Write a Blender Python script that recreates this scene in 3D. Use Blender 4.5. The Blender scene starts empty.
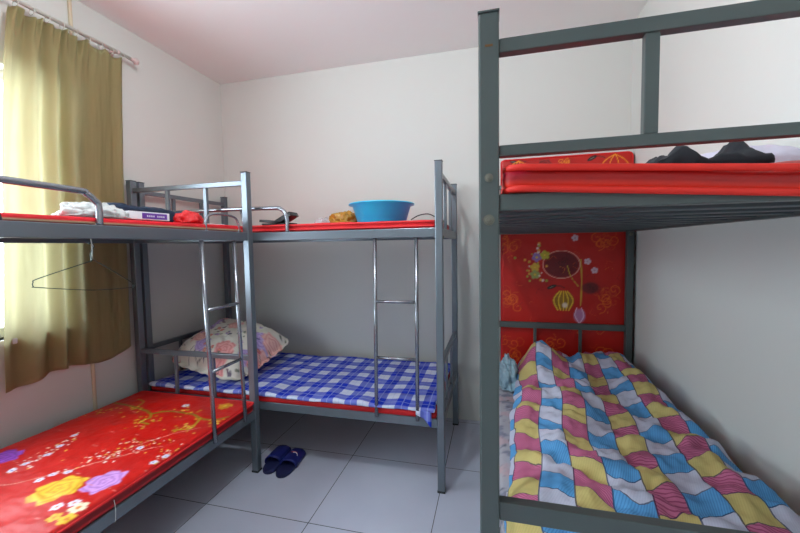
import bpy, bmesh, math, random
import numpy as np
from mathutils import Vector, Matrix, noise
PI = math.pi
sc = bpy.context.scene
C = sc.collection

# ------------------------------------------------------------------ camera
cam = bpy.data.cameras.new('camera'); camo = bpy.data.objects.new('camera', cam); C.objects.link(camo)
cam.sensor_width = 36; cam.lens = 16.54; cam.clip_start = 0.02
cr = Vector((0.96937281, 0.24506658, -0.01608493)); cu = Vector((0.00174192, 0.05863169, 0.99827816)); cf = Vector((-0.24558771, 0.96773173, -0.05640908))
m = Matrix((cr, cu, -cf)).transposed().to_4x4(); m.translation = (2.30793, -2.81705, 1.35719)
camo.matrix_world = m
sc.camera = camo

# ------------------------------------------------------------------ world, lights, exposure
w = bpy.data.worlds.new('daylight'); sc.world = w; w.use_nodes = True
bg = w.node_tree.nodes['Background']; bg.inputs[0].default_value = (0.76, 0.90, 1.0, 1); bg.inputs[1].default_value = 15.5
pl = bpy.data.lights.new('window_portal', 'AREA'); pl.shape = 'RECTANGLE'; pl.size = 1.4; pl.size_y = 1.95; pl.cycles.is_portal = True
po = bpy.data.objects.new('window_portal', pl); C.objects.link(po); po.location = (-0.12, -2.2, 1.6); po.rotation_euler = (0, -PI / 2, 0)
LAMP_POWER = 320.0
sc.view_settings.view_transform = 'Standard'; sc.view_settings.look = 'None'
sc.view_settings.gamma = 1.0; sc.view_settings.exposure = 0.08; sc.view_settings.use_curve_mapping = False
sc.cycles.max_bounces = 10; sc.cycles.diffuse_bounces = 6; sc.cycles.transparent_max_bounces = 12
sc.cycles.sample_clamp_indirect = 6.0

# ------------------------------------------------------------------ colours, nodes
def lin(c):
    c = np.array(c, float) / 255.0
    return np.where(c <= 0.04045, c / 12.92, ((c + 0.055) / 1.055) ** 2.4)
def rgba(c):
    return tuple(float(v) for v in lin(c)) + (1.0,)

class N:
    """tiny expression wrapper: arithmetic on sockets makes Math nodes"""
    def __init__(s, nt, v): s.nt = nt; s.v = v
    def op(s, k, o=None, clamp=False):
        n = s.nt.nodes.new('ShaderNodeMath'); n.operation = k; n.use_clamp = clamp
        for i, q in enumerate((s, o)):
            if q is None: continue
            if isinstance(q, N): q = q.v
            if isinstance(q, (int, float)): n.inputs[i].default_value = q
            else: s.nt.links.new(q, n.inputs[i])
        return N(s.nt, n.outputs[0])
    def __add__(s, o): return s.op('ADD', o)
    def __sub__(s, o): return s.op('SUBTRACT', o)
    def __mul__(s, o): return s.op('MULTIPLY', o)
    def __lt__(s, o): return s.op('LESS_THAN', o)
    def __gt__(s, o): return s.op('GREATER_THAN', o)
    def frac(s): return s.op('FRACT')
    def floor(s): return s.op('FLOOR')
    def mod(s, o): return s.op('FLOORED_MODULO', o)
    def abs(s): return s.op('ABSOLUTE')
    def mx(s, o): return s.op('MAXIMUM', o)
def mixc(nt, fac, a, b):
    n = nt.nodes.new('ShaderNodeMix'); n.data_type = 'RGBA'
    for i, q in ((0, fac), (6, a), (7, b)):
        if isinstance(q, N): q = q.v
        if isinstance(q, (int, float, tuple)): n.inputs[i].default_value = q
        else: nt.links.new(q, n.inputs[i])
    return n.outputs[2]
def mat(name, col=(200, 200, 200), rough=0.5, metal=0.0, spec=0.5, bump=0.0, bscale=80.0, vary=0.0, vscale=6.0, attr=None):
    m = bpy.data.materials.new(name); m.use_nodes = True; nt = m.node_tree; b = nt.nodes['Principled BSDF']
    b.inputs['Base Color'].default_value = rgba(col); b.inputs['Roughness'].default_value = rough
    b.inputs['Metallic'].default_value = metal; b.inputs['Specular IOR Level'].default_value = spec
    tc = nt.nodes.new('ShaderNodeTexCoord')
    if vary:
        n = nt.nodes.new('ShaderNodeTexNoise'); n.inputs['Scale'].default_value = vscale; n.inputs['Detail'].default_value = 5
        nt.links.new(tc.outputs['Object'], n.inputs['Vector'])
        c = rgba(col); d = tuple(v * (1 - vary) for v in c[:3]) + (1,)
        l = tuple(min(1, v * (1 + vary * .5)) for v in c[:3]) + (1,)
        nt.links.new(mixc(nt, N(nt, n.outputs['Fac']), d, l), b.inputs['Base Color'])
    if attr:
        a = nt.nodes.new('ShaderNodeAttribute'); a.attribute_name = attr; nt.links.new(a.outputs['Color'], b.inputs['Base Color'])
    if bump:
        n = nt.nodes.new('ShaderNodeTexNoise'); n.inputs['Scale'].default_value = bscale; n.inputs['Detail'].default_value = 3
        nt.links.new(tc.outputs['Object'], n.inputs['Vector'])
        bp = nt.nodes.new('ShaderNodeBump'); bp.inputs['Strength'].default_value = bump; bp.inputs['Distance'].default_value = 0.01
        nt.links.new(n.outputs['Fac'], bp.inputs['Height']); nt.links.new(bp.outputs[0], b.inputs['Normal'])
    return m

M = {}
M['wall'] = mat('painted_wall', (213, 214, 209), 0.8, bump=0.04, bscale=25, vary=0.03, vscale=2.0, spec=.25)
M['ceiling'] = mat('painted_ceiling', (240, 243, 241), 0.9, vary=0.02, vscale=1.5, spec=.2)
M['trim'] = mat('cream_conduit', (205, 192, 165), 0.5)
M['frame'] = mat('window_frame_white', (225, 228, 230), 0.4)
M['metal'] = mat('grey_painted_steel', (112, 120, 128), 0.3, 0.5, vary=0.10, vscale=9, bump=0.02, bscale=300)
M['metal_c'] = mat('green_grey_painted_steel', (86, 94, 93), 0.42, 0.25, vary=0.10, vscale=9, bump=0.02, bscale=300)
M['tube'] = mat('bright_steel_tube', (150, 153, 160), 0.25, 0.8)
M['slat'] = mat('dark_steel_slat', (70, 82, 86), 0.5, 0.3)
M['cap'] = mat('black_plastic', (22, 22, 24), 0.5)
M['bolt'] = mat('zinc_bolt', (120, 118, 108), 0.4, 0.8)
M['rust'] = mat('rust', (120, 80, 45), 0.9)
M['painted_cloth'] = mat('printed_cloth', attr='Col', rough=0.62, bump=0.12, bscale=60, spec=.35)
M['painted_satin'] = mat('printed_satin', attr='Col', rough=0.45, bump=0.10, bscale=35, spec=.45)
M['red'] = mat('red_cloth', (200, 22, 22), 0.6)
M['piping'] = mat('red_piping', (215, 30, 35), 0.5)
M['navy'] = mat('navy_cloth', (22, 42, 66), 0.85, vary=.3, vscale=20)
M['black_cloth'] = mat('black_cloth', (20, 23, 32), 0.85, vary=.3, vscale=20)
M['paleblue'] = mat('pale_blue_cloth', (150, 180, 195), 0.8, vary=.15, vscale=15)
M['lilac'] = mat('lilac_cloth', (205, 200, 218), 0.7)
M['slipper'] = mat('navy_foam', (18, 28, 105), 0.6)
M['insole'] = mat('dark_navy_foam', (14, 22, 72), 0.7)
M['logo_red'] = mat('logo_red', (190, 50, 50), 0.5)
M['logo_white'] = mat('logo_white', (225, 215, 210), 0.5)
M['basin'] = mat('turquoise_plastic', (40, 200, 255), 0.3)
b_s = M['basin'].node_tree.nodes['Principled BSDF']; b_s.inputs['Subsurface Weight'].default_value = .5; b_s.inputs['Subsurface Radius'].default_value = (.3, .6, 1); b_s.inputs['Subsurface Scale'].default_value = .03
M['card'] = mat('white_card', (232, 230, 235), 0.5)
M['purple'] = mat('purple_print', (105, 50, 150), 0.4)
M['wire'] = mat('dark_green_wire', (60, 75, 70), 0.4, .5)
M['string'] = mat('pale_string', (200, 205, 200), 0.8)
M['red_plain'] = mat('red_pack', (205, 25, 30), 0.5)
M['black'] = mat('black_gloss', (18, 18, 20), 0.35)
M['rod'] = mat('curtain_rod_white', (205, 205, 195), 0.35)
M['finial'] = mat('finial_pink_white', (215, 195, 190), 0.4)

def bag_mat(name, col, tr):
    m = mat(name, col, 0.25, bump=.5, bscale=40); nt = m.node_tree; b = nt.nodes['Principled BSDF']; o = nt.nodes['Material Output']
    t = nt.nodes.new('ShaderNodeBsdfTransparent'); x = nt.nodes.new('ShaderNodeMixShader'); x.inputs[0].default_value = tr
    nt.links.new(b.outputs[0], x.inputs[1]); nt.links.new(t.outputs[0], x.inputs[2]); nt.links.new(x.outputs[0], o.inputs[0]); return m
M['bag_white'] = bag_mat('white_plastic_bag', (225, 228, 226), .15)
M['bag_clear'] = bag_mat('clear_plastic_bag', (225, 220, 225), .45)
M['bag_gold'] = bag_mat('amber_plastic_bag', (190, 140, 50), .1)
M['glass'] = bag_mat('window_glass', (235, 240, 240), .93)

# floor tiles
m = mat('floor_tile', (176, 178, 184), 0.12, spec=.5); nt = m.node_tree; b = nt.nodes['Principled BSDF']
tc = nt.nodes.new('ShaderNodeTexCoord'); sx = nt.nodes.new('ShaderNodeSeparateXYZ'); nt.links.new(tc.outputs['Object'], sx.inputs[0])
X = N(nt, sx.outputs[0]); Y = N(nt, sx.outputs[1])
gx = ((X - 0.22) * (1 / .6)).frac(); gy = ((Y + 1.25) * (1 / .6)).frac()
g = (gx < 0.006).mx(gy < 0.006)
ns = nt.nodes.new('ShaderNodeTexNoise'); ns.inputs['Scale'].default_value = 3; ns.inputs['Detail'].default_value = 8; nt.links.new(tc.outputs['Object'], ns.inputs['Vector'])
base = mixc(nt, N(nt, ns.outputs['Fac']), rgba((184, 190, 210)), rgba((204, 210, 226)))
nt.links.new(mixc(nt, g, base, rgba((60, 60, 62))), b.inputs['Base Color'])
ns2 = nt.nodes.new('ShaderNodeTexNoise'); ns2.inputs['Scale'].default_value = 5; nt.links.new(tc.outputs['Object'], ns2.inputs['Vector'])
nt.links.new((N(nt, ns2.outputs['Fac']) * .15 + .12).v, b.inputs['Roughness'])
M['floor'] = m

# curtain: diffuse + translucent weave
m = mat('khaki_curtain', (160, 150, 108), 0.9, bump=.15, bscale=250, spec=.1, vary=.12, vscale=12); nt = m.node_tree; b = nt.nodes['Principled BSDF']; o = nt.nodes['Material Output']
t = nt.nodes.new('ShaderNodeBsdfTranslucent'); t.inputs[0].default_value = rgba((240, 235, 210))
x = nt.nodes.new('ShaderNodeMixShader'); x.inputs[0].default_value = .38
nt.links.new(b.outputs[0], x.inputs[1]); nt.links.new(t.outputs[0], x.inputs[2]); nt.links.new(x.outputs[0], o.inputs[0])
M['curtain'] = m

def uv_xy(nt):
    u = nt.nodes.new('ShaderNodeUVMap'); u.uv_map = 'UV'; s = nt.nodes.new('ShaderNodeSeparateXYZ'); nt.links.new(u.outputs[0], s.inputs[0])
    return N(nt, s.outputs[0]), N(nt, s.outputs[1])
# blue gingham
m = mat('blue_check_cloth', rough=.75, bump=.06, bscale=80, spec=.2); nt = m.node_tree; b = nt.nodes['Principled BSDF']
U, V = uv_xy(nt); P = .148
fu = (U * (1 / P)).frac(); fv = (V * (1 / P)).frac()
a_ = fu < .52; b_ = fv < .52
lines = (((fu - .26).abs() < .022).mx((fv - .26).abs() < .022)) * .45
dl = (((fu - .76).abs() < .022).mx((fv - .76).abs() < .022)) * .15
c1 = mixc(nt, (a_ + b_) * .76, rgba((205, 212, 232)), rgba((16, 50, 192)))
c2 = mixc(nt, lines, c1, rgba((175, 190, 225)))
c3 = mixc(nt, dl, c2, rgba((70, 95, 190)))
nt.links.new(c3, b.inputs['Base Color']); M['gingham'] = m
# patchwork duvet
m = mat('patchwork_cloth', rough=.75, bump=.08, bscale=60, spec=.2); nt = m.node_tree; b = nt.nodes['Principled BSDF']
U, V = uv_xy(nt); CU = .098; CV = .105
uu = U * (1 / CU); vv = V * (1 / CV)
col = uu.floor(); row = (vv + col * .37).floor()
odd_c = col.mod(2); odd_r = (row + (col * .5).floor()).mod(2)
fu = uu.frac(); fv = (vv + col * .37).frac()
st = (((U * .6 + V) * (1 / .0105)).frac() < .33)
pink = mixc(nt, st * .75, rgba((190, 108, 142)), rgba((130, 48, 88)))
stb = (((U * .9 - V * .3) * (1 / .006)).frac() < .4)
blue = mixc(nt, stb * .5, rgba((92, 160, 212)), rgba((55, 112, 175)))
yel = mixc(nt, stb * .25, rgba((196, 182, 118)), rgba((168, 150, 88)))
whi = mixc(nt, stb * .25, rgba((190, 194, 212)), rgba((165, 168, 192)))
pa = mixc(nt, odd_r, pink, yel); pb = mixc(nt, odd_r, blue, whi)
cc = mixc(nt, odd_c, pa, pb)
ln = (fu < .045).mx(fv < .034)
nt.links.new(mixc(nt, ln * .8, cc, rgba((38, 42, 75))), b.inputs['Base Color']); M['patchwork'] = m

# ------------------------------------------------------------------ object helpers
def tag(o, label=None, cat=None, group=None, kind=None):
    if label: o['label'] = label
    if cat: o['category'] = cat
    if group: o['group'] = group
    if kind: o['kind'] = kind
    return o
def thing(name, label, cat, loc=(0, 0, 0), rz=0, group=None):
    o = bpy.data.objects.new(name, None); C.objects.link(o); o.location = loc; o.rotation_euler = (0, 0, rz); o.empty_display_size = .1
    return tag(o, label, cat, group)
def obj(name, me, material, parent=None, smooth=False):
    if isinstance(me, bmesh.types.BMesh):
        bm = me; me = bpy.data.meshes.new(name); bm.normal_update(); bm.to_mesh(me); bm.free()
    o = bpy.data.objects.new(name, me); C.objects.link(o)
    me.materials.append(material)
    if smooth: me.polygons.foreach_set('use_smooth', [True] * len(me.polygons))
    if parent: o.parent = parent
    return o
def box(lo, hi, bev=0.0, bm=None):
    new = bm is None
    bm = bm or bmesh.new()
    b2 = bmesh.new(); bmesh.ops.create_cube(b2, size=1)
    for v in b2.verts: v.co = Vector([lo[i] + (v.co[i] + .5) * (hi[i] - lo[i]) for i in range(3)])
    if bev: bmesh.ops.bevel(b2, geom=b2.edges[:], offset=bev, segments=2, affect='EDGES', profile=.5)
    me = bpy.data.meshes.new('t'); b2.to_mesh(me); b2.free(); bm.from_mesh(me); bpy.data.meshes.remove(me)
    return bm
def smooth_path(pts, n=6):
    pts = [Vector(p) for p in pts]; out = []
    for i in range(len(pts) - 1):
        p0 = pts[max(i - 1, 0)]; p1 = pts[i]; p2 = pts[i + 1]; p3 = pts[min(i + 2, len(pts) - 1)]
        for k in range(n):
            t = k / n
            out.append(.5 * ((2 * p1) + (p2 - p0) * t + (2 * p0 - 5 * p1 + 4 * p2 - p3) * t * t + (3 * p1 - p0 - 3 * p2 + p3) * t ** 3))
    out.append(pts[-1]); return out
def tube(pts, r, seg=12, bm=None, closed=False):
    bm = bm or bmesh.new(); pts = [Vector(p) for p in pts]; n = len(pts); rings = []; ref = None
    for i, p in enumerate(pts):
        if closed: t = pts[(i + 1) % n] - pts[i - 1]
        else: t = pts[min(i + 1, n - 1)] - pts[max(i - 1, 0)]
        t.normalize()
        if ref is None: ref = t.orthogonal().normalized()
        ref = (ref - t * ref.dot(t)).normalized(); q = t.cross(ref)
        rings.append([bm.verts.new(p + (ref * math.cos(a) + q * math.sin(a)) * r) for a in [2 * PI * k / seg for k in range(seg)]])
    for i in range(n if closed else n - 1):
        A = rings[i]; B = rings[(i + 1) % n]
        for k in range(seg): bm.faces.new((A[k], A[(k + 1) % seg], B[(k + 1) % seg], B[k]))
    if not closed: bm.faces.new(rings[0][::-1]); bm.faces.new(rings[-1])
    return bm
def lathe(prof, seg=48, bm=None, at=(0, 0, 0), axis='z'):
    bm = bm or bmesh.new(); rings = []
    for r, z in prof:
        ring = []
        for k in range(seg):
            a = 2 * PI * k / seg; p = (r * math.cos(a), r * math.sin(a), z)
            if axis == '-y': p = (p[0], -z, p[1])
            if axis == 'y': p = (-p[0], z, p[1])
            ring.append(bm.verts.new(Vector(p) + Vector(at)))
        rings.append(ring)
    for A, B in zip(rings, rings[1:]):
        for k in range(seg): bm.faces.new((A[k], A[(k + 1) % seg], B[(k + 1) % seg], B[k]))
    bm.faces.new(rings[0][::-1]); bm.faces.new(rings[-1]); return bm
def fn(x, y, z=0, H=.8, o=4): return noise.fractal(Vector((x, y, z)), H, 2.0, o)
vfn = np.vectorize(fn, otypes=[float])

def slab(x0, x1, y0, y1, z0, z1, r, step, paint=None, zf=None, groove=0.0, wob=0.0):
    """a soft slab: the grid wraps over rounded edges; returns mesh. UV = metres on the cloth. paint(X,Y,D,H) -> rgb"""
    T = z1 - z0; r = min(r, T / 2 - 1e-4); side = T - 2 * r; arc = PI * r / 2; E_ = 2 * arc + side
    ix0, ix1, iy0, iy1 = x0 + r, x1 - r, y0 + r, y1 - r
    def axis(a, b):
        inner = np.linspace(a, b, max(2, int(round((b - a) / step)) + 1))
        k = max(6, int(E_ / max(step, E_ / 12)))
        ext = np.linspace(0, E_, k + 1)[1:]
        return np.concatenate([a - ext[::-1], inner, b + ext])
    gx = axis(ix0, ix1); gy = axis(iy0, iy1)
    Xp, Yp = np.meshgrid(gx, gy, indexing='ij')
    cx = np.clip(Xp, ix0, ix1); cy = np.clip(Yp, iy0, iy1)
    dx = Xp - cx; dy = Yp - cy; d = np.maximum(np.abs(dx), np.abs(dy)); L = np.hypot(dx, dy); L[L == 0] = 1
    nx = dx / L; ny = dy / L
    th = np.clip(d / r, 0, PI / 2); th2 = np.clip((d - arc - side) / r, 0, PI / 2)
    out = r * np.sin(th) - r * (1 - np.cos(th2)); sd = np.clip(d - arc, 0, side)
    Z = z1 - r * (1 - np.cos(th)) - sd - r * np.sin(th2)
    h = np.clip((Z - z0) / T, 0, 1)
    out = out - groove * np.exp(-((h - .5) / .13) ** 2) * (d > 0)
    X = cx + nx * out; Yw = cy + ny * out
    if wob:
        s = vfn(X * 5, Yw * 5, 3.3) * wob * (d > 0); X = X + nx * s; Yw = Yw + ny * s
    if zf is not None: Z = Z + zf(X, Yw) * h
    n, m_ = X.shape; co = np.stack([X, Yw, Z], -1).reshape(-1, 3)
    idx = np.arange(n * m_).reshape(n, m_)
    q = np.stack([idx[:-1, :-1], idx[1:, :-1], idx[1:, 1:], idx[:-1, 1:]], -1).reshape(-1, 4)
    rim = list(idx[0, :]) + list(idx[1:, -1]) + list(idx[-1, ::-1][1:]) + list(idx[::-1, 0][1:-1])
    me = bpy.data.meshes.new('slab'); nf = len(q)
    me.from_pydata(co.tolist(), [], q.tolist() + [[int(i) for i in rim][::1]])
    me.polygons.foreach_set('use_smooth', [True] * (nf) + [False])
    uv = me.uv_layers.new(name='UV'); li = np.zeros(len(me.loops), int); me.loops.foreach_get('vertex_index', li)
    U = np.stack([Xp, Yp], -1).reshape(-1, 2)[li]; uv.data.foreach_set('uv', U.astype(np.float32).ravel())
    if paint is not None:
        c = paint(Xp, Yp, d, h).reshape(-1, 3); setcol(me, c)
    me.update(); return me
def setcol(me, c):
    ca = me.color_attributes.new('Col', 'FLOAT_COLOR', 'POINT'); c4 = np.ones((len(c), 4), np.float32); c4[:, :3] = c
    ca.data.foreach_set('color', c4.ravel())

# ------------------------------------------------------------------ cloth printing (the dye of the cloth itself)
def full(X, c): return np.broadcast_to(lin(c), X.shape + (3,)).copy()
def over(Cc, mask, c):
    mask = np.clip(mask, 0, 1)[..., None]; Cc[:] = Cc * (1 - mask) + lin(c) * mask
def disc(Cc, X, Y, cx, cy, r, c, soft=.25, sy=1, a=1, rot=0):
    dx = X - cx; dy = Y - cy; k = math.cos(rot); s = math.sin(rot); u = dx * k + dy * s; v = (-dx * s + dy * k) / sy
    over(Cc, a * np.clip((1 - np.hypot(u, v) / r) / soft, 0, 1), c)
def ringc(Cc, X, Y, cx, cy, r, w, c, sy=1, a=1):
    over(Cc, a * np.clip(1.3 - np.abs(np.hypot(X - cx, (Y - cy) / sy) - r) / w, 0, 1), c)
def stroke(Cc, X, Y, pts, w, c, a=1):
    D = np.full(X.shape, 9.0)
    pts = [tuple(p)[:2] for p in smooth_path([(p[0], p[1], 0) for p in pts], 4)]
    for (ax, ay), (bx, by) in zip(pts, pts[1:]):
        vx, vy = bx - ax, by - ay; L = vx * vx + vy * vy + 1e-12
        t = np.clip(((X - ax) * vx + (Y - ay) * vy) / L, 0, 1); D = np.minimum(D, np.hypot(X - ax - t * vx, Y - ay - t * vy))
    over(Cc, a * np.clip((w - D) / (w * .5), 0, 1), c)
def rose(Cc, X, Y, cx, cy, r, light, dark, sx=1, seed=0):
    dx = (X - cx) / sx; dy = Y - cy; R_ = np.hypot(dx, dy); A = np.arctan2(dy, dx) + seed
    edge = r * (1 + .09 * np.cos(A * 6) + .05 * np.cos(A * 11 + 1))
    mk = np.clip((edge - R_) / (r * .12), 0, 1)
    petal = .5 + .5 * np.cos(R_ / r * 19 + 1.1 * np.cos(A * 5 + R_ / r * 5) + A)
    f = np.clip(.25 + .75 * petal ** .6, 0, 1)[..., None]; colr = lin(dark) * (1 - f) + lin(light) * f
    Cc[:] = Cc * (1 - mk[..., None]) + colr * mk[..., None]
def blossom(Cc, X, Y, cx, cy, r, c, mid=(225, 190, 60)):
    for k in range(5):
        a = k * 2 * PI / 5 + cx * 40; disc(Cc, X, Y, cx + r * .62 * math.cos(a), cy + r * .62 * math.sin(a), r * .5, c, .4)
    disc(Cc, X, Y, cx, cy, r * .3, mid, .4)
def scroll(Cc, X, Y, cx, cy, s, c, rnd, a=.9, w=.0035):
    for k in range(5):
        x0 = cx + rnd.uniform(-.6, .6) * s; y0 = cy + rnd.uniform(-.7, .7) * s; ph = rnd.uniform(0, 6); pts = []
        for j in range(9):
            t = j / 8; rr = s * .42 * (1 - .8 * t); an = ph + t * 7; pts.append((x0 + rr * math.cos(an), y0 + rr * math.sin(an)))
        stroke(Cc, X, Y, pts, w, c, a)

RED = (204, 20, 10); DRED = (150, 14, 12)
def quiltline(Cc, X, Y, p, a=.35):
    a1 = np.abs(((X + .03 * np.sin(Y * 20)) / p) % 1 - .5); a2 = np.abs(((Y + .03 * np.sin(X * 17)) / p) % 1 - .5)
    over(Cc, a * np.clip((.03 - np.minimum(a1, a2)) / .03, 0, 1), (170, 10, 12))

# ------------------------------------------------------------------ structure
W, H, YN = 3.204, 2.79, -4.3
def struct(name, bm, m_, parent=None, **k):
    o = obj(name, bm, m_, parent, **k)
    if parent is None: o['kind'] = 'structure'
    return o
struct('floor', box((-.2, YN - .2, -.1), (W + .2, .2, 0)), M['floor'])
struct('ceiling', box((-.2, YN - .2, H), (W + .2, .2, H + .1)), M['ceiling'])
struct('wall_back', box((-.2, 0, 0), (W + .2, .2, H)), M['wall'])
struct('wall_right', box((W, YN, 0), (W + .2, 0, H)), M['wall'])
struct('wall_front', box((-.2, YN - .2, 0), (W + .2, YN, H)), M['wall'])
wy0, wy1, wz0, wz1 = -3.15, -1.27, .93, 2.27
bm = box((-.2, YN, 0), (0, 0, wz0)); box((-.2, YN, wz1), (0, 0, H), bm=bm); box((-.2, YN, wz0), (0, wy0, wz1), bm=bm); box((-.2, wy1, wz0), (0, 0, wz1), bm=bm)
struct('wall_left', bm, M['wall'])
win = bpy.data.objects.new('window_1', None); C.objects.link(win); win.location = (-.1, (wy0 + wy1) / 2, wz0); win['kind'] = 'structure'
def wl(lo, hi, **k):
    L = win.location; return box([lo[i] - L[i] for i in range(3)], [hi[i] - L[i] for i in range(3)], **k)
bm = None
for lo, hi in (((-.13, wy0, wz0), (-.08, wy0 + .05, wz1)), ((-.13, wy1 - .05, wz0), (-.08, wy1, wz1)), ((-.13, wy0, wz0), (-.08, wy1, wz0 + .05)), ((-.13, wy0, wz1 - .05), (-.08, wy1, wz1)), ((-.13, -2.33, wz0), (-.08, -2.27, wz1))):
    bm = wl(lo, hi, bev=.004, bm=bm)
obj('window_frame', bm, M['frame'], win)
obj('pane', wl((-.107, wy0 + .05, wz0 + .05), (-.103, -2.33, wz1 - .05)), M['glass'], win)
obj('pane', wl((-.107, -2.27, wz0 + .05), (-.103, wy1 - .05, wz1 - .05)), M['glass'], win)
obj('window_sill', wl((-.08, wy0 - .04, wz0 - .03), (.004, wy1 + .04, wz0 + .0), bev=.004), M['frame'], win)
struct('trim_1', tube([(.007, -1.19, .02), (.007, -1.19, H - .01)], .010), M['trim'])   # conduit running up the left wall

# ceiling lamp (out of the frame, above the middle of the room): the source of the sharp shadows
t = thing('ceiling_lamp', 'white globe ceiling lamp over the middle of the room', 'lamp', (1.655, -1.96, H))
obj('lamp_base', lathe([(.001, 0), (.08, 0), (.08, -.03), (.04, -.045), (.001, -.045)][::-1], 32), M['frame'], t, True)
gm = bpy.data.materials.new('lit_globe'); gm.use_nodes = True; nt = gm.node_tree; nt.nodes.remove(nt.nodes['Principled BSDF'])
e = nt.nodes.new('ShaderNodeEmission'); e.inputs[0].default_value = (.90, .97, 1.0, 1); e.inputs[1].default_value = LAMP_POWER
nt.links.new(e.outputs[0], nt.nodes['Material Output'].inputs[0])
bm = bmesh.new(); bmesh.ops.create_uvsphere(bm, u_segments=24, v_segments=12, radius=.06, matrix=Matrix.Translation((0, 0, -.103)))
obj('globe', bm, gm, t, True)

# ------------------------------------------------------------------ bunk beds
def make_bunk(label, loc, rz, Wd, L, mm, Ht=1.8, deck=1.45, dh=.05, low=.41, lh=.05, topbar=(1.722, 1.75), midbar=None, lowbar=(.685, .715), pw=.04, arch=False, bolts=False, dots=False, guard_far=.05, gh=.118, gl=.84, tilt=.03):
    t = thing('bunk_bed', label, 'bunk bed', loc, rz)
    h = pw / 2
    for k, (x, y) in enumerate(((0, 0), (Wd, 0), (0, L), (Wd, L))):
        p = obj('post', box((x - h, y - h, 0), (x + h, y + h, Ht - .004), .004), mm, t)
        obj('post_cap', box((x - h - .001, y - h - .001, Ht - .004), (x + h + .001, y + h + .001, Ht), .001), M['cap'] if not bolts else mm, p)
        obj('post_foot', box((x - h - .002, y - h - .002, 0), (x + h + .002, y + h + .002, .012), .002), M['cap'], p)
        if bolts or (x == Wd and y == L):
            for z, r_ in (((deck + .032), .0085), ((deck - .052), .011)):
                b = obj('bolt', lathe([(r_, 0), (r_, .002), (r_ * .6, .003), (r_ * .55, .006), (.001, .007)], 20, at=(x, y + (h if bolts else 0), z) if bolts else (x, y + h, z), axis='y'), M['bolt'], p, False)
    for z1_, hh, nm in ((deck, dh, 'upper_side_rail'), (low, lh, 'lower_side_rail')):
        for x in (0, Wd): obj(nm, box((x - .015, h, z1_ - hh), (x + .015, L - h, z1_), .003), mm, t)
    for z1_, hh, nm in ((deck, dh, 'upper_end_rail'), (low, lh, 'lower_end_rail')):
        for y in (0, L): obj(nm, box((h, y - .014, z1_ - hh), (Wd - h, y + .014, z1_), .003), mm, t)
    for y in (0, L):
        obj('end_bar', box((h, y - .012, topbar[0]), (Wd - h, y + .012, topbar[1]), .002), mm, t)
        obj('end_bar', box((h, y - .012, lowbar[0]), (Wd - h, y + .012, lowbar[1]), .002), mm, t)
        if midbar: obj('end_bar', box((h, y - .011, midbar[0]), (Wd - h, y + .011, midbar[1]), .002), mm, t)
        for k in (1, 2):
            x = Wd * k / 3
            obj('spindle', box((x - .012, y - .009, midbar[1] if midbar else deck), (x + .012, y + .009, topbar[0]), .002), mm, t)
            obj('spindle', box((x - .010, y - .008, low), (x + .010, y + .008, lowbar[0]), .002), mm, t)
    n = 12
    for z1_, nm in ((deck - .004, 'upper_slat'), (low - .004, 'lower_slat')):
        for k in range(n):
            y = .09 + (L - .18) * k / (n - 1)
            obj(nm, box((.015, y - .03, z1_ - .022), (Wd - .015, y + .03, z1_), .003), M['slat'], t)
    # ladder on the open side near the y = L end
    la = L - .125; lb = L - .36
    lad = obj('ladder', tube([(Wd + tilt, la, low - .012), (Wd, la, deck - dh + .002)], .0105), M['tube'], t, True)
    for y in (la,): pass
    obj('ladder_upright', tube([(Wd + tilt, lb, low - .012), (Wd, lb, deck - dh + .002)], .0105), M['tube'], lad, True)
    for z, q_ in ((.735, .034), (1.05, .018)): obj('rung', tube([(Wd + q_ * tilt / .05, lb, z), (Wd + q_ * tilt / .05, la, z)], .009), M['tube'], lad, True)
    # guard rail
    g = L - gl; ft = guard_far
    top = deck + gh
    pts = [(Wd, g, deck - .001), (Wd, g, deck + .07), (Wd, g - .012, top - .03), (Wd, g - .04, top - .008), (Wd, g - .09, top), (Wd, (g + ft) / 2, top + .004), (Wd, ft + .09, top), (Wd, ft + .04, top - .008), (Wd, ft + .012, top - .03), (Wd, ft, deck + .07), (Wd, ft, deck - .001)]
    gr = obj('guard_rail', tube(smooth_path(pts, 5), .0115), M['tube'], t, True)
    obj('guard_strut', tube([(Wd, g - .285, deck - .001), (Wd, g - .31, top - .004)], .009), M['tube'], gr, True)
    if arch:
        a0, a1 = L - .30, L - .055
        pts = [(Wd - .02, a0, deck - .003), (Wd - .02, a0, deck + .05), (Wd - .02, a0 + .03, deck + .082), (Wd - .02, (a0 + a1) / 2, deck + .092), (Wd - .02, a1 - .03, deck + .082), (Wd - .02, a1, deck + .05), (Wd - .02, a1, deck - .003)]
        obj('ladder_hook', tube(smooth_path(pts, 5), .006), M['tube'], t, True)
    if dots:
        for k in range(6):
            y = 1.425 + k * .016
            obj('rivet_hole', lathe([(.004, 0), (.004, .0012), (.001, .0012)], 10, at=(0, 0, 0)), M['cap'], t)
            o = t.children[-1]; o.rotation_euler = (0, PI / 2, 0); o.location = (Wd + .0145, y, deck - .022)
    return t
bedA = make_bunk('grey steel bunk bed along the left curtained wall, red floral mattress on its lower bunk', (.064, -2.88, 0), 0, .845, 1.947, M['metal'], low=.385, arch=True)
bedB = make_bunk('grey steel bunk bed along the back wall, blue basin above and blue checked sheet below', (.055, -.084, 0), -PI / 2, .784, 1.976, M['metal'], low=.412, dots=True, guard_far=.12, gh=.142, gl=.90)
CX, CW, CY0, CY1 = 3.166, .866, -.14, -2.03
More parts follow.
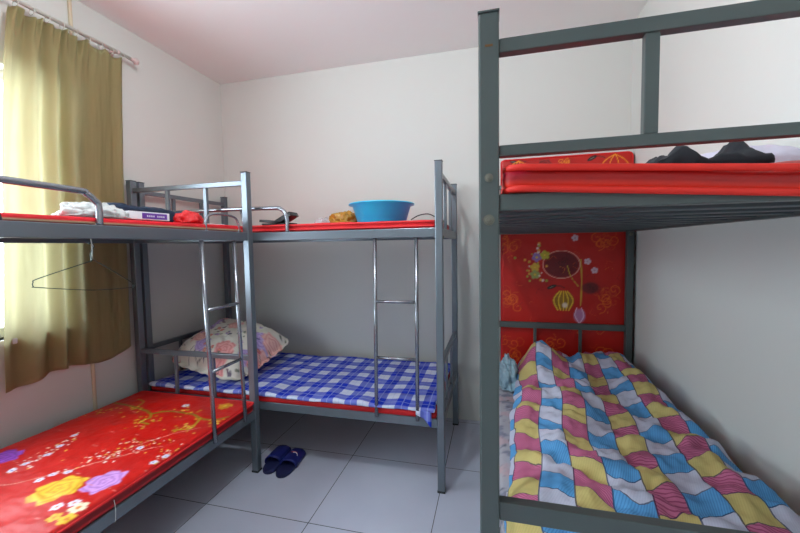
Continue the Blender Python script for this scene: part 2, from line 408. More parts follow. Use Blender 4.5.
bedC = make_bunk('dark green-grey steel bunk bed along the right wall, with bolted near post', (CX, CY0, 0), PI, CW, CY0 - CY1, M['metal_c'], Ht=1.815, deck=1.458, dh=.034, low=.42, topbar=(1.735, 1.762), midbar=(1.533, 1.555), lowbar=(.772, .812), bolts=True, tilt=0.0)
o = obj('rust_spot', box((CW - .008, CY0 - CY1 + .0205, 1.745), (CW + .007, CY0 - CY1 + .0212, 1.749)), M['rust'], bedC)

# ------------------------------------------------------------------ mattresses and bedding
def paintA(X, Y, D, h):
    c = full(X, RED); quiltline(c, X, Y, .13, .4); rnd = random.Random(4)
    n = vfn(X * 4, Y * 4, 1); over(c, np.clip(n, 0, .6), (185, 14, 14))
    # golden branch
    stroke(c, X, Y, [(.10, -1.15), (.18, -1.16), (.29, -1.178), (.40, -1.20), (.46, -1.225), (.515, -1.185), (.64, -1.17), (.72, -1.19), (.778, -1.214), (.867, -1.207), (.91, -1.16)], .011, (150, 110, 25))
    stroke(c, X, Y, [(.46, -1.225), (.50, -1.27), (.487, -1.312), (.56, -1.33)], .009, (170, 130, 30))
    stroke(c, X, Y, [(.778, -1.214), (.80, -1.27), (.814, -1.319), (.74, -1.35)], .009, (185, 145, 35))
    stroke(c, X, Y, [(.3, -1.178), (.28, -1.11), (.2, -1.08)], .007, (170, 130, 30))
    for x0, y0, s, n_ in ((.49, -1.31, .09, 22), (.80, -1.32, .08, 22), (.12, -1.26, .08, 18), (.80, -1.06, .05, 14), (.62, -1.16, .07, 14), (.88, -1.22, .05, 12), (.3, -1.2, .07, 12)):
        for _ in range(n_): disc(c, X, Y, x0 + rnd.gauss(0, s * .5), y0 + rnd.gauss(0, s * .35), rnd.uniform(.006, .012), rnd.choice([(215, 170, 40), (200, 150, 30), (240, 205, 80)]), .5, a=.9)
    blossom(c, X, Y, .567, -1.095, .02, (225, 215, 225)); blossom(c, X, Y, .8, -1.05, .04, (220, 150, 30), (240, 200, 60))
    # sprays of small white blossom
    def spray(p, q, n_, s):
        for _ in range(n_):
            k = rnd.random(); disc(c, X, Y, p[0] + (q[0] - p[0]) * k + rnd.gauss(0, s), p[1] + (q[1] - p[1]) * k + rnd.gauss(0, s), rnd.uniform(.004, .008), rnd.choice([(240, 225, 215), (240, 200, 170), (225, 175, 70)]), .5)
    spray((.30, -1.50), (.37, -1.74), 42, .03); spray((.52, -1.72), (.74, -1.50), 50, .028); spray((.88, -1.47), (.92, -1.62), 26, .02); spray((.6, -1.5), (.88, -1.42), 25, .02)
    for x0, y0 in ((.36, -1.735), (.37, -1.66), (.34, -1.59), (.295, -1.5), (.60, -1.73), (.56, -1.76), (.895, -1.6), (.905, -1.55), (.93, -1.74), (.55, -1.80), (.36, -1.78), (.73, -1.52)):
        blossom(c, X, Y, x0, y0, .0155, (225, 220, 240), (120, 120, 190))
    stroke(c, X, Y, [(.2, -1.95), (.45, -1.85), (.56, -1.76), (.7, -1.6), (.8, -1.5)], .003, (235, 190, 170), .6)
    stroke(c, X, Y, [(.65, -1.6), (.74, -1.42), (.86, -1.3)], .003, (235, 190, 170), .5)
    # roses
    rose(c, X, Y, .815, -1.745, .078, (222, 165, 230), (165, 95, 190), .85, 1)
    rose(c, X, Y, .69, -1.825, .088, (250, 205, 60), (215, 140, 25), .95, 0)
    rose(c, X, Y, .19, -1.72, .07, (165, 80, 200), (100, 40, 140), 1, 2)
    for x0, y0, r_, k in ((.88, -1.885, .03, (250, 235, 200)), (.90, -1.935, .028, (250, 200, 60)), (.955, -1.91, .02, (250, 200, 60)), (.85, -1.94, .022, (245, 190, 60)), (.84, -1.87, .02, (235, 225, 245)), (.80, -1.9, .02, (235, 225, 245))): blossom(c, X, Y, x0, y0, r_, k, (230, 140, 40))
    rose(c, X, Y, .35, -2.3, .1, (250, 205, 60), (215, 140, 25)); rose(c, X, Y, .6, -2.5, .1, (222, 165, 230), (165, 95, 190))
    for k in range(26):   # quilting dashes
        x0 = rnd.uniform(.1, .9); y0 = rnd.uniform(-2.3, -1.1); stroke(c, X, Y, [(x0, y0), (x0 + .04, y0 - .006)], .002, (240, 150, 140), .6)
    over(c, (D > .012) * 1.0, (190, 16, 18)); over(c, (np.abs(h - .5) < .12) * (D > .02) * .9, (120, 8, 10))
    return c
def mattress(name, label, dims, step, paint, mtl, **k):
    x0, x1, y0, y1, z0, z1 = dims
    o = obj(name, slab(*dims, k.pop('r', .02), step, paint, **k), mtl); tag(o, label, 'mattress'); return o
zA = lambda X, Y: .006 * vfn(X * 5, Y * 5, 2)
mA = mattress('mattress', 'thin red floral mattress on the lower bunk below the curtain, yellow and lilac roses', (.085, .926, -2.84, -.957, .386, .446), .0055, paintA, M['painted_satin'], zf=zA)
def piping(x0, x1, y0, y1, z, parent, r_=.005, m_=None, rc=.03):
    pts = []
    for cx, cy, a0 in ((x1 - rc, y1 - rc, 0), (x0 + rc, y1 - rc, 90), (x0 + rc, y0 + rc, 180), (x1 - rc, y0 + rc, 270)):
        for k in range(6):
            a = math.radians(a0 + 90 * k / 5); pts.append((cx + rc * math.cos(a), cy + rc * math.sin(a), z))
    return obj('piping', tube(pts, r_, 8, closed=True), m_ or M['piping'], parent, True)
piping(.09, .928, -2.835, -.955, .436, mA, rc=.02)
obj('loose_thread', tube(smooth_path([(.932, -1.80, .425), (.937, -1.80, .39), (.936, -1.803, .34)], 4), .0012, 6), M['string'], mA)

def paint_band(top, low, noisec=None):
    def f(X, Y, D, h):
        c = full(X, top); n = vfn(X * 6, Y * 6, 5); over(c, np.clip(n * 1.2, 0, .5), (170, 14, 16))
        if low: over(c, ((h < .48) & (D > 0)) * 1.0, low); over(c, ((h < .12) & (D > 0)) * 1.0, (150, 15, 18))
        return c
    return f
mattress('mattress', 'thin red and cream mattress on the upper bunk near the window', (.085, .893, -2.84, -.957, 1.451, 1.475), .02, paint_band((215, 26, 40), (200, 180, 145)), M['painted_cloth'], r=.0105, zf=lambda X, Y: .002 * vfn(X * 4, Y * 4) + .012 * np.clip((Y + 2) / 1.0, 0, 1))
mB = mattress('mattress', 'folded red mattress under the blue basin on the upper bunk', (.082, 2.008, -.852, -.105, 1.451, 1.496), .02, paint_band((222, 26, 36), None), M['painted_cloth'], r=.018, groove=.009, zf=lambda X, Y: .003 * vfn(X * 4, Y * 4))
for z_ in (1.462, 1.487): piping(.083, 2.007, -.851, -.106, z_, mB, r_=.006, rc=.02)
mattress('mattress', 'red mattress edge showing beneath the blue checked sheet', (.082, 2.008, -.890, -.105, .413, .450), .03, paint_band((190, 20, 24), None), M['painted_cloth'], r=.012)
zB = lambda X, Y: .010 * vfn(X * 4, Y * 5, 7) + .004 * np.sin(X * 31 + 4 * Y + 2 * vfn(X * 3, Y * 3)) * np.clip((-Y - .55) / .3, 0, 1)
o = obj('bed_sheet', slab(.084, 2.004, -.908, -.104, .452, .474, .0105, .012, zf=zB, wob=.01), M['gingham']); tag(o, 'blue and white checked sheet on the lower bunk by the back wall', 'sheet')
# a loose corner of the sheet hanging down over the rail by the right post
bm = bmesh.new()
G = [[bm.verts.new((1.90 + .085 * u / 8, -.908 - .006 * math.sin(u * 1.1) - .004 * v / 6, .462 - v / 6 * (.02 + .065 * (u / 8) ** 1.5))) for v in range(7)] for u in range(9)]
uvl = bm.loops.layers.uv.new('UV')
for i in range(8):
    for j in range(6):
        f_ = bm.faces.new((G[i][j], G[i + 1][j], G[i + 1][j + 1], G[i][j + 1]))
        for l in f_.loops: l[uvl].uv = (l.vert.co.x, -.908 + (l.vert.co.z - .462))
fl = obj('sheet_corner', bm, M['gingham'], o, True); md = fl.modifiers.new('thick', 'SOLIDIFY'); md.thickness = .002

# C upper mattress, its near left corner curled
def paintCu(X, Y, D, h):
    c = full(X, (165, 10, 8)); s = (D > .0)
    over(c, np.clip(vfn(X * 7, Y * 7, h * 3) * 1.2, 0, .5), (150, 8, 10))
    disc(c, X, Y, 2.565, -2.035, .035, (170, 90, 140), .8, .4, .6)
    for k in (2.78, 2.83, 3.0): disc(c, X, Y, k, -2.04, .012, (225, 140, 30), .5)
    disc(c, X, Y, 2.345, -2.03, .05, (215, 40, 90), .8, 1, .6)
    over(c, ((h > .80) & (D > .004)) * 1.0, (226, 34, 24)); over(c, ((h < .28) & (D > .004)) * 1.0, (236, 52, 30))
    return c
def zCu(X, Y): return .012 * np.exp(-((X - 2.36) / .05) ** 2 - ((Y + 1.99) / .05) ** 2) - .006 * np.exp(-((X - 2.75) / .12) ** 2) + .006 * vfn(X * 4, Y * 4, 9)
def shiftC(me):
    pass
mC = mattress('mattress', 'red mattress with bright red edging on the nearest upper bunk', (2.327, 3.138, -2.056, -.165, 1.459, 1.512), .012, paintCu, M['painted_satin'], r=.022, zf=zCu)
co_ = np.zeros(len(mC.data.vertices) * 3, np.float32); mC.data.vertices.foreach_get('co', co_); co_ = co_.reshape(-1, 3)
s_ = np.clip((-co_[:, 1] - 1.93) / .08, 0, 1); s_ = s_ * s_ * (3 - 2 * s_)
z_ = co_[:, 2] - .030 * s_ * np.clip((co_[:, 0] - 2.36) / .44, 0, 1.2)       # the edge sags over the end rail towards the wall side
co_[:, 2] = np.where(co_[:, 1] > -2.0445, np.maximum(z_, 1.459), z_)
mC.data.vertices.foreach_set('co', co_.ravel()); mC.data.update()
for z_, nm in ((1.506, 'piping'), (1.465, 'piping')):
    pts = [(2.333, -1.95, z_), (2.333, -2.03, z_), (2.341, -2.052, z_), (2.36, -2.058, z_)] + [(x, -2.058, z_ - .030 * min(1.2, max(0, (x - 2.36) / .44))) for x in np.linspace(2.38, 3.11, 22)]
    obj(nm, tube(pts, .0065, 10), mat('orange_red_piping', (222, 34, 18), .6), mC, True)
def paintCl(X, Y, D, h):
    c = full(X, (168, 168, 176)); rnd = random.Random(8)
    n = vfn(X * 14, Y * 14, 2); over(c, np.clip(n * 3 - .3, 0, .8), (105, 110, 130))
    n2 = vfn(X * 9 + 5, Y * 9, 7); over(c, np.clip(n2 * 3 - .6, 0, .7), (190, 160, 165))
    for _ in range(26):
        x0 = rnd.uniform(2.32, 2.45); y0 = rnd.uniform(-1.95, -.2); disc(c, X, Y, x0, y0, .018, (40, 45, 70), .6, .5, .8, rnd.uniform(0, 3))
    rt = np.clip((X - 3.0) / .03, 0, 1); over(c, rt, (80, 90, 70)); n3 = vfn(X * 7, Y * 5, 4)
    over(c, rt * np.clip(n3 * 6 - .2, 0, 1), (205, 170, 30)); over(c, rt * np.clip(-n3 * 6 - 1, 0, 1), (45, 55, 50))
    return c
mattress('mattress', 'mattress in a grey printed sheet with yellow and green flowers, under the patchwork duvet', (2.328, 3.19, -2.005, -.168, .421, .485), .01, paintCl, M['painted_cloth'], zf=lambda X, Y: .006 * vfn(X * 5, Y * 5, 1))

# patchwork duvet
def zD(X, Y):
    z = .140 * np.exp(-((X - 2.49) / .12) ** 2 - ((Y + .42) / .20) ** 2)
    z += .030 * np.exp(-((X - 3.02) / .13) ** 2 - ((Y + .60) / .42) ** 2) + .04 * np.exp(-((X - 3.03) / .12) ** 2)
    z += .088 * np.exp(-((X - 2.74) / .20) ** 2 - ((Y + .45) / .22) ** 2)
    z += .030 * np.exp(-((X - 2.62) / .2) ** 2) * np.clip((-Y - .5) / .5, 0, 1)
    z += .036 * vfn(X * 3.2, Y * 2.4, 2.2) + .018 * vfn(X * 9, Y * 6, 5)
    cr_ = np.sin((X * .55 + Y * .85) * 34 + 3.5 * vfn(X * 3, Y * 3, 8)); z += .014 * cr_ * np.clip(.6 + vfn(X * 2.5, Y * 2.5, 12), 0, 1)
    cr2 = np.sin((X * .9 - Y * .35) * 26 + 3 * vfn(X * 2, Y * 4, 18)); z += .014 * cr2 * np.clip(.4 + 1.2 * vfn(X * 2.5, Y * 2.5, 22), 0, 1)
    edge = np.clip(np.minimum(np.minimum(X - 2.345, 3.15 - X), np.minimum(-.22 - Y, Y + 1.99)) / .09, 0, 1)
    e_ = np.sin(edge * PI / 2)
    return z * (.25 + .75 * e_) - .030 * (1 - e_)
me = slab(2.338, 3.15, -1.992, -.22, .488, .590, .045, .009, zf=zD, wob=.02)
co_ = np.zeros(len(me.vertices) * 3, np.float32); me.vertices.foreach_get('co', co_); co_ = co_.reshape(-1, 3)
co_[:, 0] += .125 * np.clip((co_[:, 1] + 1.95) / 1.7, 0, 1) ** 1.3 * np.clip((3.12 - co_[:, 0]) / .7, 0, 1)   # the cover lies askew, pulled to the wall at its head
me.vertices.foreach_set('co', co_.ravel()); me.update()
# let the printed grid bend as rumpled cloth does
uvd = me.uv_layers['UV'].data; a = np.zeros(len(uvd) * 2, np.float32); uvd.foreach_get('uv', a); a = a.reshape(-1, 2)
u_, v_ = a[:, 0].copy(), a[:, 1].copy()
a[:, 0] = u_ + .02 * np.sin(v_ * 3.1 + 1) + .008 * np.sin(v_ * 11 + u_ * 6); a[:, 1] = v_ + .018 * np.sin(u_ * 9 + v_ * 2) + .010 * np.sin(u_ * 21 + v_ * 7) + .60 * np.minimum(u_ - 2.7, 0) - .22 * np.maximum(u_ - 2.72, 0)
uvd.foreach_set('uv', a.ravel())
o = obj('duvet', me, M['patchwork']); tag(o, 'rumpled patchwork duvet of pink, yellow, blue and white squares', 'duvet')

# standing mattress between bunk C and the back wall (built flat, then stood on end)
def paintV(X, Y, D, h):     # X: 0..0.83 across (world x - 2.36), Y: height
    c = full(X, (186, 20, 8)); rnd = random.Random(11); ox = 2.36
    over(c, np.clip(vfn(X * 4, Y * 4, 3) * .8, 0, .4), (150, 10, 10))
    for x0, y0 in ((2.444, .961), (3.031, .974), (2.423, 1.385), (3.026, 1.373), (2.44, .60), (3.03, .55), (2.70, .62), (2.45, 1.7), (3.05, 1.72)):
        scroll(c, X, Y, x0 - ox, y0, .095, (225, 100, 20), rnd, .7, .004); scroll(c, X, Y, x0 - ox, y0, .10, (205, 75, 15), rnd, .6, .003)
    disc(c, X, Y, 2.76 - ox, 1.21, .118, (110, 14, 24), .12, .80); ringc(c, X, Y, 2.76 - ox, 1.21, .118, .0035, (225, 165, 150), .80)
    scroll(c, X, Y, 2.76 - ox, 1.20, .06, (80, 8, 16), rnd, .8, .004)
    for _ in range(44): disc(c, X, Y, 2.60 - ox + rnd.gauss(0, .035), 1.20 + rnd.gauss(0, .075), rnd.uniform(.006, .012), rnd.choice([(235, 215, 205), (225, 160, 60), (160, 170, 60)]), .5)
    for x0, y0, k in ((2.602, 1.26, (150, 120, 190)), (2.655, 1.275, (190, 180, 50)), (2.59, 1.19, (215, 170, 60)), (2.59, 1.14, (150, 160, 90))): blossom(c, X, Y, x0 - ox, y0, .032, k)
    for x0, y0 in ((2.845, 1.39), (2.925, 1.23), (2.968, 1.17)): blossom(c, X, Y, x0 - ox, y0, .022, (215, 185, 200), (190, 140, 160))
    stroke(c, X, Y, [(2.882 - ox, 1.24), (2.89 - ox, 1.1), (2.884 - ox, .93)], .006, (200, 160, 50)); stroke(c, X, Y, [(2.87 - ox, 1.06), (2.82 - ox, 1.13), (2.80 - ox, 1.2)], .004, (200, 160, 50))
    # yellow tulip, dark bloom, lilac tulip
    disc(c, X, Y, 2.775 - ox, .96, .075, (150, 105, 20), .3, 1.0)
    for k in (-1, -.5, 0, .5, 1): stroke(c, X, Y, [(2.775 - ox + k * .025, 1.025), (2.775 - ox + k * .062, .965), (2.775 - ox + k * .035, .895)], .005, (235, 195, 50))
    disc(c, X, Y, 2.785 - ox, .93, .022, (235, 215, 190), .5)
    disc(c, X, Y, 2.945 - ox, 1.05, .062, (105, 14, 22), .3, .75); scroll(c, X, Y, 2.945 - ox, 1.05, .03, (70, 8, 14), rnd, .8, .003)
    disc(c, X, Y, 2.878 - ox, .86, .042, (185, 120, 160), .3, 1.25); stroke(c, X, Y, [(2.86 - ox, .91), (2.85 - ox, .86), (2.875 - ox, .81)], .004, (225, 190, 215)); stroke(c, X, Y, [(2.89 - ox, .91), (2.905 - ox, .86), (2.88 - ox, .81)], .004, (225, 190, 215))
    for x0, y0 in ((2.85, .77), (2.92, .78), (2.88, .745)): disc(c, X, Y, x0 - ox, y0, .022, (200, 110, 60), .6, .6)
    for x0, y0, r_ in ((2.70, 1.065, .4), (2.447, 1.935, -.5), (2.99 - .045, 1.925, .5)):
        disc(c, X, Y, x0 - ox, y0 - .01, .036, (28, 16, 20), .2, .38, 1, r_); disc(c, X, Y, x0 - ox, y0 - .01, .02, (130, 120, 110), .4, .2, .8, r_)
        stroke(c, X, Y, [(x0 - ox + .03, y0 + .0), (x0 - ox + .06, y0 - .005), (x0 - ox + .08, y0 - .015)], .004, (70, 10, 16))
    for x0 in (2.48, 3.08):     # golden leaves near the top
        for k in (-1, -.4, .3, 1): stroke(c, X, Y, [(x0 - ox, 1.93), (x0 - ox + k * .05, 1.90), (x0 - ox + k * .085, 1.86)], .0035, (235, 150, 35))
    rose(c, X, Y, 2.65 - ox, 1.88, .055, (150, 30, 24), (70, 8, 14)); scroll(c, X, Y, 2.78 - ox, 1.88, .05, (225, 130, 30), rnd, .8)
    for _ in range(46):
        xa, ya, an = rnd.uniform(.06, .76), rnd.uniform(.5, 1.5), rnd.uniform(0, 6)
        stroke(c, X, Y, [(xa, ya), (xa + .03 * math.cos(an), ya + .03 * math.sin(an)), (xa + .05 * math.cos(an + .9), ya + .05 * math.sin(an + .9))], .0022, rnd.choice([(215, 70, 30), (130, 8, 12), (225, 110, 40)]), .55)
    over(c, (D > .008) * 1.0, (210, 24, 22)); over(c, (np.abs(h - .5) < .14) * (D > .01) * .8, (90, 8, 10))
    return c
vm = obj('mattress', slab(0, .832, 0, 1.945, 0, .052, .02, .006, paintV, zf=lambda X, Y: .005 * vfn(X * 4, Y * 4, 4)), M['painted_satin'])
tag(vm, 'red floral mattress standing on end against the back wall behind the patchwork bed', 'mattress')
vm.location = (2.36, -.066, .001); vm.rotation_euler = (PI / 2 - .006, 0, 0)
piping(.004, .828, .004, 1.941, .048, vm, r_=.004)
piping(.004, .828, .004, 1.941, .006, vm, r_=.004, m_=mat('cream_piping', (220, 150, 120), .6))

# ------------------------------------------------------------------ soft irregular things
def crumple(cx, cy, z0, lx, ly, lz, seed, amp=.25, freq=2.2, sub=5, p=2.4, ridge=True):
    bm = bmesh.new(); bmesh.ops.create_icosphere(bm, subdivisions=sub, radius=1)
    for v in bm.verts:
        d = v.co.normalized(); k = (abs(d.x) ** p + abs(d.y) ** p + abs(d.z) ** p) ** (-1 / p)
        n = noise.fractal(d * freq + Vector((seed * 7.1, seed * 3.3, seed)), .8, 2, 5)
        if ridge: n2 = 1 - 2 * abs(noise.noise(d * freq * 1.8 + Vector((seed, 2, 9)))); n = n * .6 + n2 * .4 - .2
        q = d * k * (1 + amp * n); z = q.z
        z = z if z > 0 else z * .12
        v.co = (cx + q.x * lx / 2, cy + q.y * ly / 2, z0 + .12 * lz * .8 + z * lz * .85)
    mz = min(v.co.z for v in bm.verts)
    for v in bm.verts: v.co.z += z0 - mz
    return bm
ZA = 1.485; ZB = 1.499
tag(obj('plastic_bag', crumple(.80, -1.71, ZA - .004, .17, .22, .062, 3, .35), M['bag_white'], smooth=True), 'crumpled white plastic bag on the upper bunk near the curtain', 'bag')
# folded jacket: stacked soft layers
o = obj('folded_jacket', slab(.40, .70, -1.56, -1.15, ZA + .002, ZA + .080, .024, .012, zf=lambda X, Y: .012 * vfn(X * 8, Y * 8, 6), groove=.006, wob=.02), M['navy']); tag(o, 'folded navy jacket on the upper bunk behind the purple and white box', 'jacket')
# carton
t = thing('carton', 'small white carton with a purple panel on the window side upper bunk', 'box', (.845, -1.53, ZA), math.radians(83))
obj('box_body', box((-.088, -.03, 0), (.088, .03, .034), .002), M['card'], t)
obj('purple_panel', box((-.035, -.0312, .005), (.075, -.0301, .029), 0), M['purple'], t)
bm = bmesh.new()
for k in range(9):
    if k == 4: continue
    x = -.015 + k * .009; box((x, -.0319, .013), (x + .005, -.0313, .020), bm=bm)
obj('printed_marks', bm, M['card'], t)
tag(obj('red_cloth', crumple(.77, -1.215, ZA + .003, .14, .11, .066, 8, .3), M['red_plain'], smooth=True), 'small crumpled red cloth beside the navy jacket', 'cloth')
o = obj('paper', slab(.70, .80, -1.10, -.985, ZA + .006, ZA + .009, .001, .02, zf=lambda X, Y: .002 + 0 * X), M['card']); tag(o, 'white sheet of paper lying on the upper bunk close to the corner post', 'paper')

# basin and neighbours on B upper
t = thing('wash_basin', 'bright blue plastic wash basin on the back wall upper bunk', 'basin', (1.615, -.54, ZB))
prof = [(r_ * .93, z_ * .95) for r_, z_ in [(.001, 0), (.158, 0), (.166, .006), (.20, .118), (.222, .124), (.226, .130), (.222, .134), (.198, .130), (.192, .118), (.154, .012), (.001, .008)]]
obj('bowl', lathe(prof, 64), M['basin'], t, True)
bm = tube([(.207 * math.cos(a), .207 * math.sin(a), .1215) for a in [2 * PI * k / 64 for k in range(64)]], .004, 8, closed=True)
obj('rim', bm, M['basin'], t, True)
tag(obj('plastic_bag', crumple(1.33, -.45, ZB, .20, .20, .095, 5, .38, 2.6), M['bag_gold'], smooth=True), 'amber plastic bag bunched up left of the blue basin', 'bag')
tag(obj('plastic_bag', crumple(1.15, -.42, ZB, .13, .12, .06, 12, .35, 2.6), M['bag_clear'], smooth=True), 'clear plastic bag between the black folder and the amber bag', 'bag')
t = thing('black_folder', 'small black folder lying half open beside the guard rail end', 'folder', (.985, -.73, ZB), 0)
ob = obj('cover', box((-.105, -.05, .012), (.03, .05, .028), .002), M['black'], t); ob.rotation_euler = (0, math.radians(5), 0)
ob = obj('cover', box((0, -.05, -.028), (.115, .05, 0), .002), M['black'], t); ob.rotation_euler = (0, math.radians(-27), 0); ob.location = (.005, 0, .028)
ob = obj('pages', box((-.09, -.045, .0), (.11, .045, .012), .003), M['black'], t)
tag(obj('cable', tube(smooth_path([(1.86, -.78, ZB + .004), (1.90, -.76, ZB + .028), (1.95, -.74, ZB + .036), (1.985, -.72, ZB + .02), (1.99, -.66, ZB + .006), (1.93, -.60, ZB + .004)], 6), .003, 8), M['cap'], smooth=True), 'thin black cable looped beside the right post of the back bunk', 'cable')

# C upper
ZC = 1.520
def cloth_heap(X, Y):
    return .0
def garment(name, label, cat, m_, x0, x1, y0, y1, z0, f, step=.008):
    o = obj(name, slab(x0, x1, y0, y1, z0, z0 + .026, .012, step, zf=f, wob=.03), m_); return tag(o, label, cat)
garment('dark_clothes', 'heap of black clothes on the nearest upper bunk', 'clothes', M['black_cloth'], 2.655, 2.905, -1.80, -1.56, ZC,
        lambda X, Y: .038 * np.exp(-((X - 2.745) / .032) ** 2) + .050 * np.exp(-((X - 2.885) / .028) ** 2 - ((Y + 1.7) / .09) ** 2) + .010 * np.exp(-((X - 2.82) / .06) ** 2) + .018 * vfn(X * 20, Y * 12, 3) - .014 * np.clip((2.71 - X) / .05, 0, 1))
tag(obj('pillow', crumple(3.02, -1.44, ZC, .32, .30, .115, 21, .12, 1.6, p=3), M['lilac'], smooth=True), 'lilac white pillow behind the black clothes', 'pillow')
# C lower left: pale blue cloth
tag(obj('crumpled_cloth', crumple(2.40, -.46, .486, .12, .30, .16, 17, .35, 2.0), M['paleblue'], smooth=True), 'pale blue crumpled cloth tucked beside the head of the patchwork duvet', 'cloth')

# floral pillow
def floral(X, Y, seed):
    c = full(X, (222, 219, 208)); rnd = random.Random(seed)
    over(c, np.clip(vfn(X * 6, Y * 6, 2) * .6, 0, .4), (200, 200, 175))
    for _ in range(19):
        x0, y0 = rnd.uniform(-.36, .36), rnd.uniform(-.26, .26); rose(c, X, Y, x0, y0, rnd.uniform(.045, .075), *rnd.choice([((225, 165, 160), (190, 100, 110)), ((165, 145, 205), (110, 90, 165)), ((235, 190, 180), (205, 130, 130)), ((190, 170, 215), (130, 105, 175))]), 1, rnd.random() * 6)
    for _ in range(90):
        x0, y0 = rnd.uniform(-.38, .38), rnd.uniform(-.28, .28); disc(c, X, Y, x0, y0, rnd.uniform(.012, .022), rnd.choice([(80, 95, 80), (70, 65, 95), (110, 115, 90), (95, 60, 80)]), .3, .45, .9, rnd.uniform(0, 3))
    for _ in range(22):
        x0, y0 = rnd.uniform(-.38, .38), rnd.uniform(-.28, .28); blossom(c, X, Y, x0, y0, .016, rnd.choice([(205, 110, 110), (150, 120, 180)]), (220, 190, 110))
    for _ in range(16):
        x0, y0 = rnd.uniform(-.36, .36), rnd.uniform(-.26, .26); a = rnd.uniform(0, 6); stroke(c, X, Y, [(x0, y0), (x0 + .03 * math.cos(a), y0 + .03 * math.sin(a)), (x0 + .06 * math.cos(a + .4), y0 + .06 * math.sin(a + .4))], .003, (85, 90, 85), .9)
    return c
def cushion(a, b, h, n=110, flange=.035, seed=1, amp=.02):
    u = np.linspace(-1, 1, n); Xg, Yg = np.meshgrid(u, u, indexing='ij')
    fa, fb = 1 - flange / a, 1 - flange / b
    ex = np.clip(1 - np.abs(Xg / fa) ** 3.0, 0, 1); ey = np.clip(1 - np.abs(Yg / fb) ** 3.0, 0, 1)
    infl = h * (ex * ey) ** .48
    rip = np.where(ex * ey <= 0, .005 * np.sin(np.arctan2(Yg, Xg) * 26), 0)
    wr = amp * vfn(Xg * 2.2, Yg * 2.2, seed) * np.clip(infl / h * 2, 0, 1)
    X_ = Xg * a * (1 - .13 * (Xg * Yg) ** 4); Y_ = Yg * b * (1 - .13 * (Xg * Yg) ** 4); top = np.stack([X_, Y_, infl + wr + rip + .002], -1).reshape(-1, 3); bot = np.stack([X_, Y_, -infl * .6 + rip - .002], -1).reshape(-1, 3)
    idx = np.arange(n * n).reshape(n, n); q = np.stack([idx[:-1, :-1], idx[1:, :-1], idx[1:, 1:], idx[:-1, 1:]], -1).reshape(-1, 4); q2 = q[:, ::-1] + n * n
    ring = list(idx[:, 0]) + list(idx[-1, 1:]) + list(idx[:-1, -1][::-1]) + list(idx[0, 1:-1][::-1]); rr = ring + [ring[0]]
    side = [[int(A), int(A) + n * n, int(B) + n * n, int(B)] for A, B in zip(rr, rr[1:])]
    me = bpy.data.meshes.new('cushion'); me.from_pydata(np.vstack([top, bot]).tolist(), [], q.tolist() + q2.tolist() + side)
    me.polygons.foreach_set('use_smooth', [True] * len(me.polygons))
    c = floral(X_, Y_, seed).reshape(-1, 3); setcol(me, np.vstack([c, c])); return me
p = obj('pillow', cushion(.335, .30, .165, seed=3), M['painted_cloth']); tag(p, 'floral pillow with pink and purple flowers on the blue checked sheet', 'pillow')
p.location = (.445, -.53, .615); p.rotation_euler = (math.radians(15), math.radians(8), math.radians(-6))

# ------------------------------------------------------------------ curtain
t = thing('curtain_rod', 'thin white curtain rod high on the left wall', 'curtain rod', (.07, -.895, 2.575))
obj('rod', tube([(0, 0, 0), (0, -2.4, 0)], .011), M['rod'], t, True)
obj('finial', lathe([(.001, 0), (.012, .002), (.012, .012), (.008, .016), (.019, .028), (.021, .038), (.014, .052), (.001, .056)], 20, axis='y'), M['finial'], t, True)
for y in (-.08, -2.3):
    bm = tube([(-.068, y, -.0), (-.02, y, 0), (0, y, -.0)], .006, 8); lathe([(.022, 0), (.022, .004), (.001, .004)], 16, bm=bm, at=(0, 0, 0)) if False else None
    tube([(-.069, y, 0), (-.064, y, 0)], .022, 16, bm=bm); tube([(0, y - .008, 0), (0, y + .008, 0)], .013, 16, bm=bm)
    obj('bracket', bm, M['finial'], t, True)
ct = thing('curtain', 'khaki pleated curtain hanging over the edge of the bright window', 'curtain', (.07, -.95, 2.560))
nu, nv = 260, 70; co = []; fc = []
for j in range(nv + 1):
    v = j / nv
    for i in range(nu + 1):
        s = i / nu                              # 0 = right edge (far), 1 = left edge (near window)
        yl = -(.0 + .56 + .095 * v ** .7) ; yr = -.02 * v
        y = yr + (yl - yr) * s
        amp = .004 + .020 * np.clip((s - .28) / .25, 0, 1) * (1 if s < .95 else .7)
        amp *= (.55 + .45 * min(1, v * 3))
        ph = s * 2 * PI * 5.2 + 1.3 * math.sin(s * 9 + v * 1.2) + .25 * v * math.sin(s * 5)
        x = amp * math.sin(ph) * (1 + .2 * math.sin(s * 23)) + .002 * math.sin(s * 50 + v * 4) + .006 * fn(s * 6, v * 2, 3) - .038 * min(1, v / .35)
        # pinched pleats at the header
        x += .012 * math.exp(-(v / .06) ** 2) * math.sin(s * 2 * PI * 15) * (1.3 if s > .33 else .15)
        z = -v * 1.862 - .03 * (1 - v) * abs(math.sin(s * PI * 5.5)) * max(0, 1 - v / .2) + .055 * v * ((.35 - s) if s < .35 else 0) * 2 - .02 * v * math.sin(s * 8)
        co.append((x, y, z))
for j in range(nv):
    for i in range(nu):
        a = j * (nu + 1) + i; fc.append((a, a + 1, a + nu + 2, a + nu + 1))
me = bpy.data.meshes.new('curtain'); me.from_pydata(co, [], fc)
cl = obj('curtain_cloth', me, M['curtain'], ct, True)
md = cl.modifiers.new('thick', 'SOLIDIFY'); md.thickness = .0015
for k in range(9):
    y = .0 - k * .066
    ring = [(.0 + .019 * math.cos(a), y + .003 * math.sin(a), -.002 + .019 * math.sin(a)) for a in [2 * PI * i / 20 for i in range(20)]]
    obj('curtain_ring', tube(ring, .0022, 6, closed=True), M['rod'], ct, True)

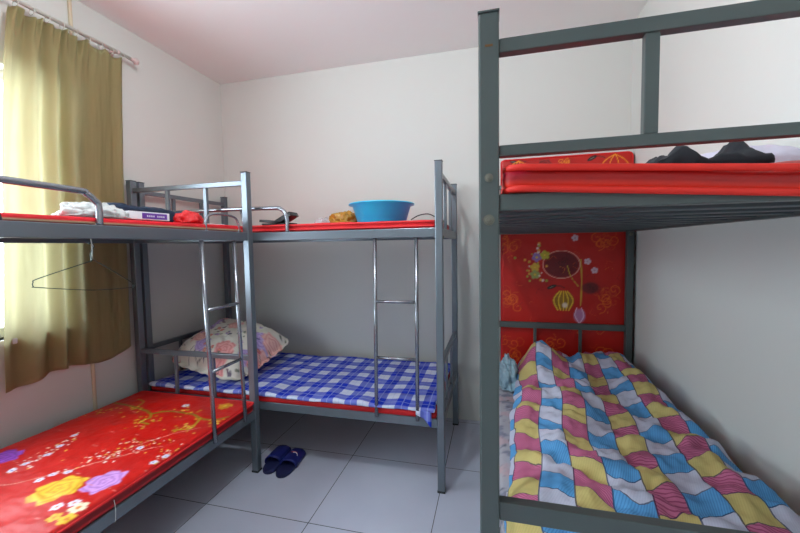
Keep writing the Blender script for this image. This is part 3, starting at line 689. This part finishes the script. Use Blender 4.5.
# ------------------------------------------------------------------ wire hanger hanging from the rail
t = thing('wire_hanger', 'dark wire clothes hanger hanging under the upper bunk in front of the curtain', 'hanger', (.895, -1.80, 1.372), 0)
def hp(y, z): return (0, y, z)
path = [hp(0, -.052)]; L_ = [(-.16, -.10), (-.178, -.112), (-.178, -.125), (-.165, -.13), (0, -.158), (.135, -.165), (.15, -.165), (.157, -.158), (.15, -.146), (.02, -.056), (0, -.052)]
obj('shoulder_wire', tube(smooth_path([hp(0, -.052)] + [hp(*q) for q in L_], 5), .0016, 6), M['wire'], t, True)
obj('hook', tube(smooth_path([hp(0, -.053), hp(0, -.02), hp(.012, .0), hp(.006, .012), hp(-.006, .010)], 5), .0018, 6), M['wire'], t, True)
obj('string_tie', tube(smooth_path([(0.004, .0, .03), (.002, .004, 0), (0, .002, -.045)], 5), .0018, 6), M['string'], t, True)

# ------------------------------------------------------------------ slippers
def slipper(label, loc, rz, mirror, logo):
    t = thing('slipper', label, 'slipper', loc, rz, 'navy slippers on the floor')
    Ls = .26
    def wdt(s): return .043 + .006 * math.sin(min(1, s * 1.05) * PI * .9) + .004 * s
    def outline(k, grow=0):
        pts = []
        for i in range(25):
            s = i / 24; x = wdt(s) * math.sqrt(max(0, 1 - abs(2 * s - 1) ** 5)) + grow
            pts.append((s, x))
        return pts
    bm = bmesh.new(); rows = []
    for i in range(33):
        s = .5 - .5 * math.cos(PI * i / 32); hw = wdt(s) * max(0.02, 1 - abs(2 * s - 1) ** 6) ** .5; y = (s - .5) * Ls
        bend = .008 * (1 - s) * mirror
        r = []
        for (fx, z) in ((-1, .003), (-1.0, .016), (-.9, .022), (0, .0205), (.9, .022), (1.0, .016), (1, .003), (.9, 0), (-.9, 0)):
            r.append(bm.verts.new((fx * hw + bend, y, z + (.004 * s if z > .01 else 0))))
        rows.append(r)
    for A, B in zip(rows, rows[1:]):
        for k in range(9): bm.faces.new((A[k], A[(k + 1) % 9], B[(k + 1) % 9], B[k]))
    bm.faces.new(rows[0]); bm.faces.new(rows[-1][::-1]); bmesh.ops.recalc_face_normals(bm, faces=bm.faces[:])
    obj('sole', bm, M['insole'], t, True)
    bm = bmesh.new(); G = []
    for i in range(13):
        s = .36 + .58 * i / 12; hw = wdt(s) + .002; row = []; hh = .052 - .016 * (i / 12)
        for k in range(17):
            a = PI * k / 16; row.append(bm.verts.new((-hw * math.cos(a), (s - .5) * Ls + .012 * math.sin(a) * (-1 if i == 0 else 0), .010 + hh * math.sin(a) ** .75)))
        G.append(row)
    for A, B in zip(G, G[1:]):
        for k in range(16): bm.faces.new((A[k], A[k + 1], B[k + 1], B[k]))
    st = obj('strap', bm, M['slipper'], t, True); md = st.modifiers.new('thick', 'SOLIDIFY'); md.thickness = .006; md.offset = 0
    if logo:
        obj('emblem', tube(smooth_path([(.005, .03, .0665), (.018, .038, .064), (.030, .033, .057), (.036, .022, .052)], 4), .0022, 6), M['logo_white'], t)
        obj('emblem', tube(smooth_path([(-.008, .035, .0665), (.005, .041, .0655), (.018, .044, .062), (.028, .040, .057)], 4), .0022, 6), M['logo_red'], t)
    return t
slipper('dark blue plain slipper beside the bunk post, left one of the pair', (.968, -.825, 0), math.radians(6), 1, False)
slipper('dark blue slipper with a small red and white emblem, right one of the pair', (1.081, -.838, 0), math.radians(6), -1, True)
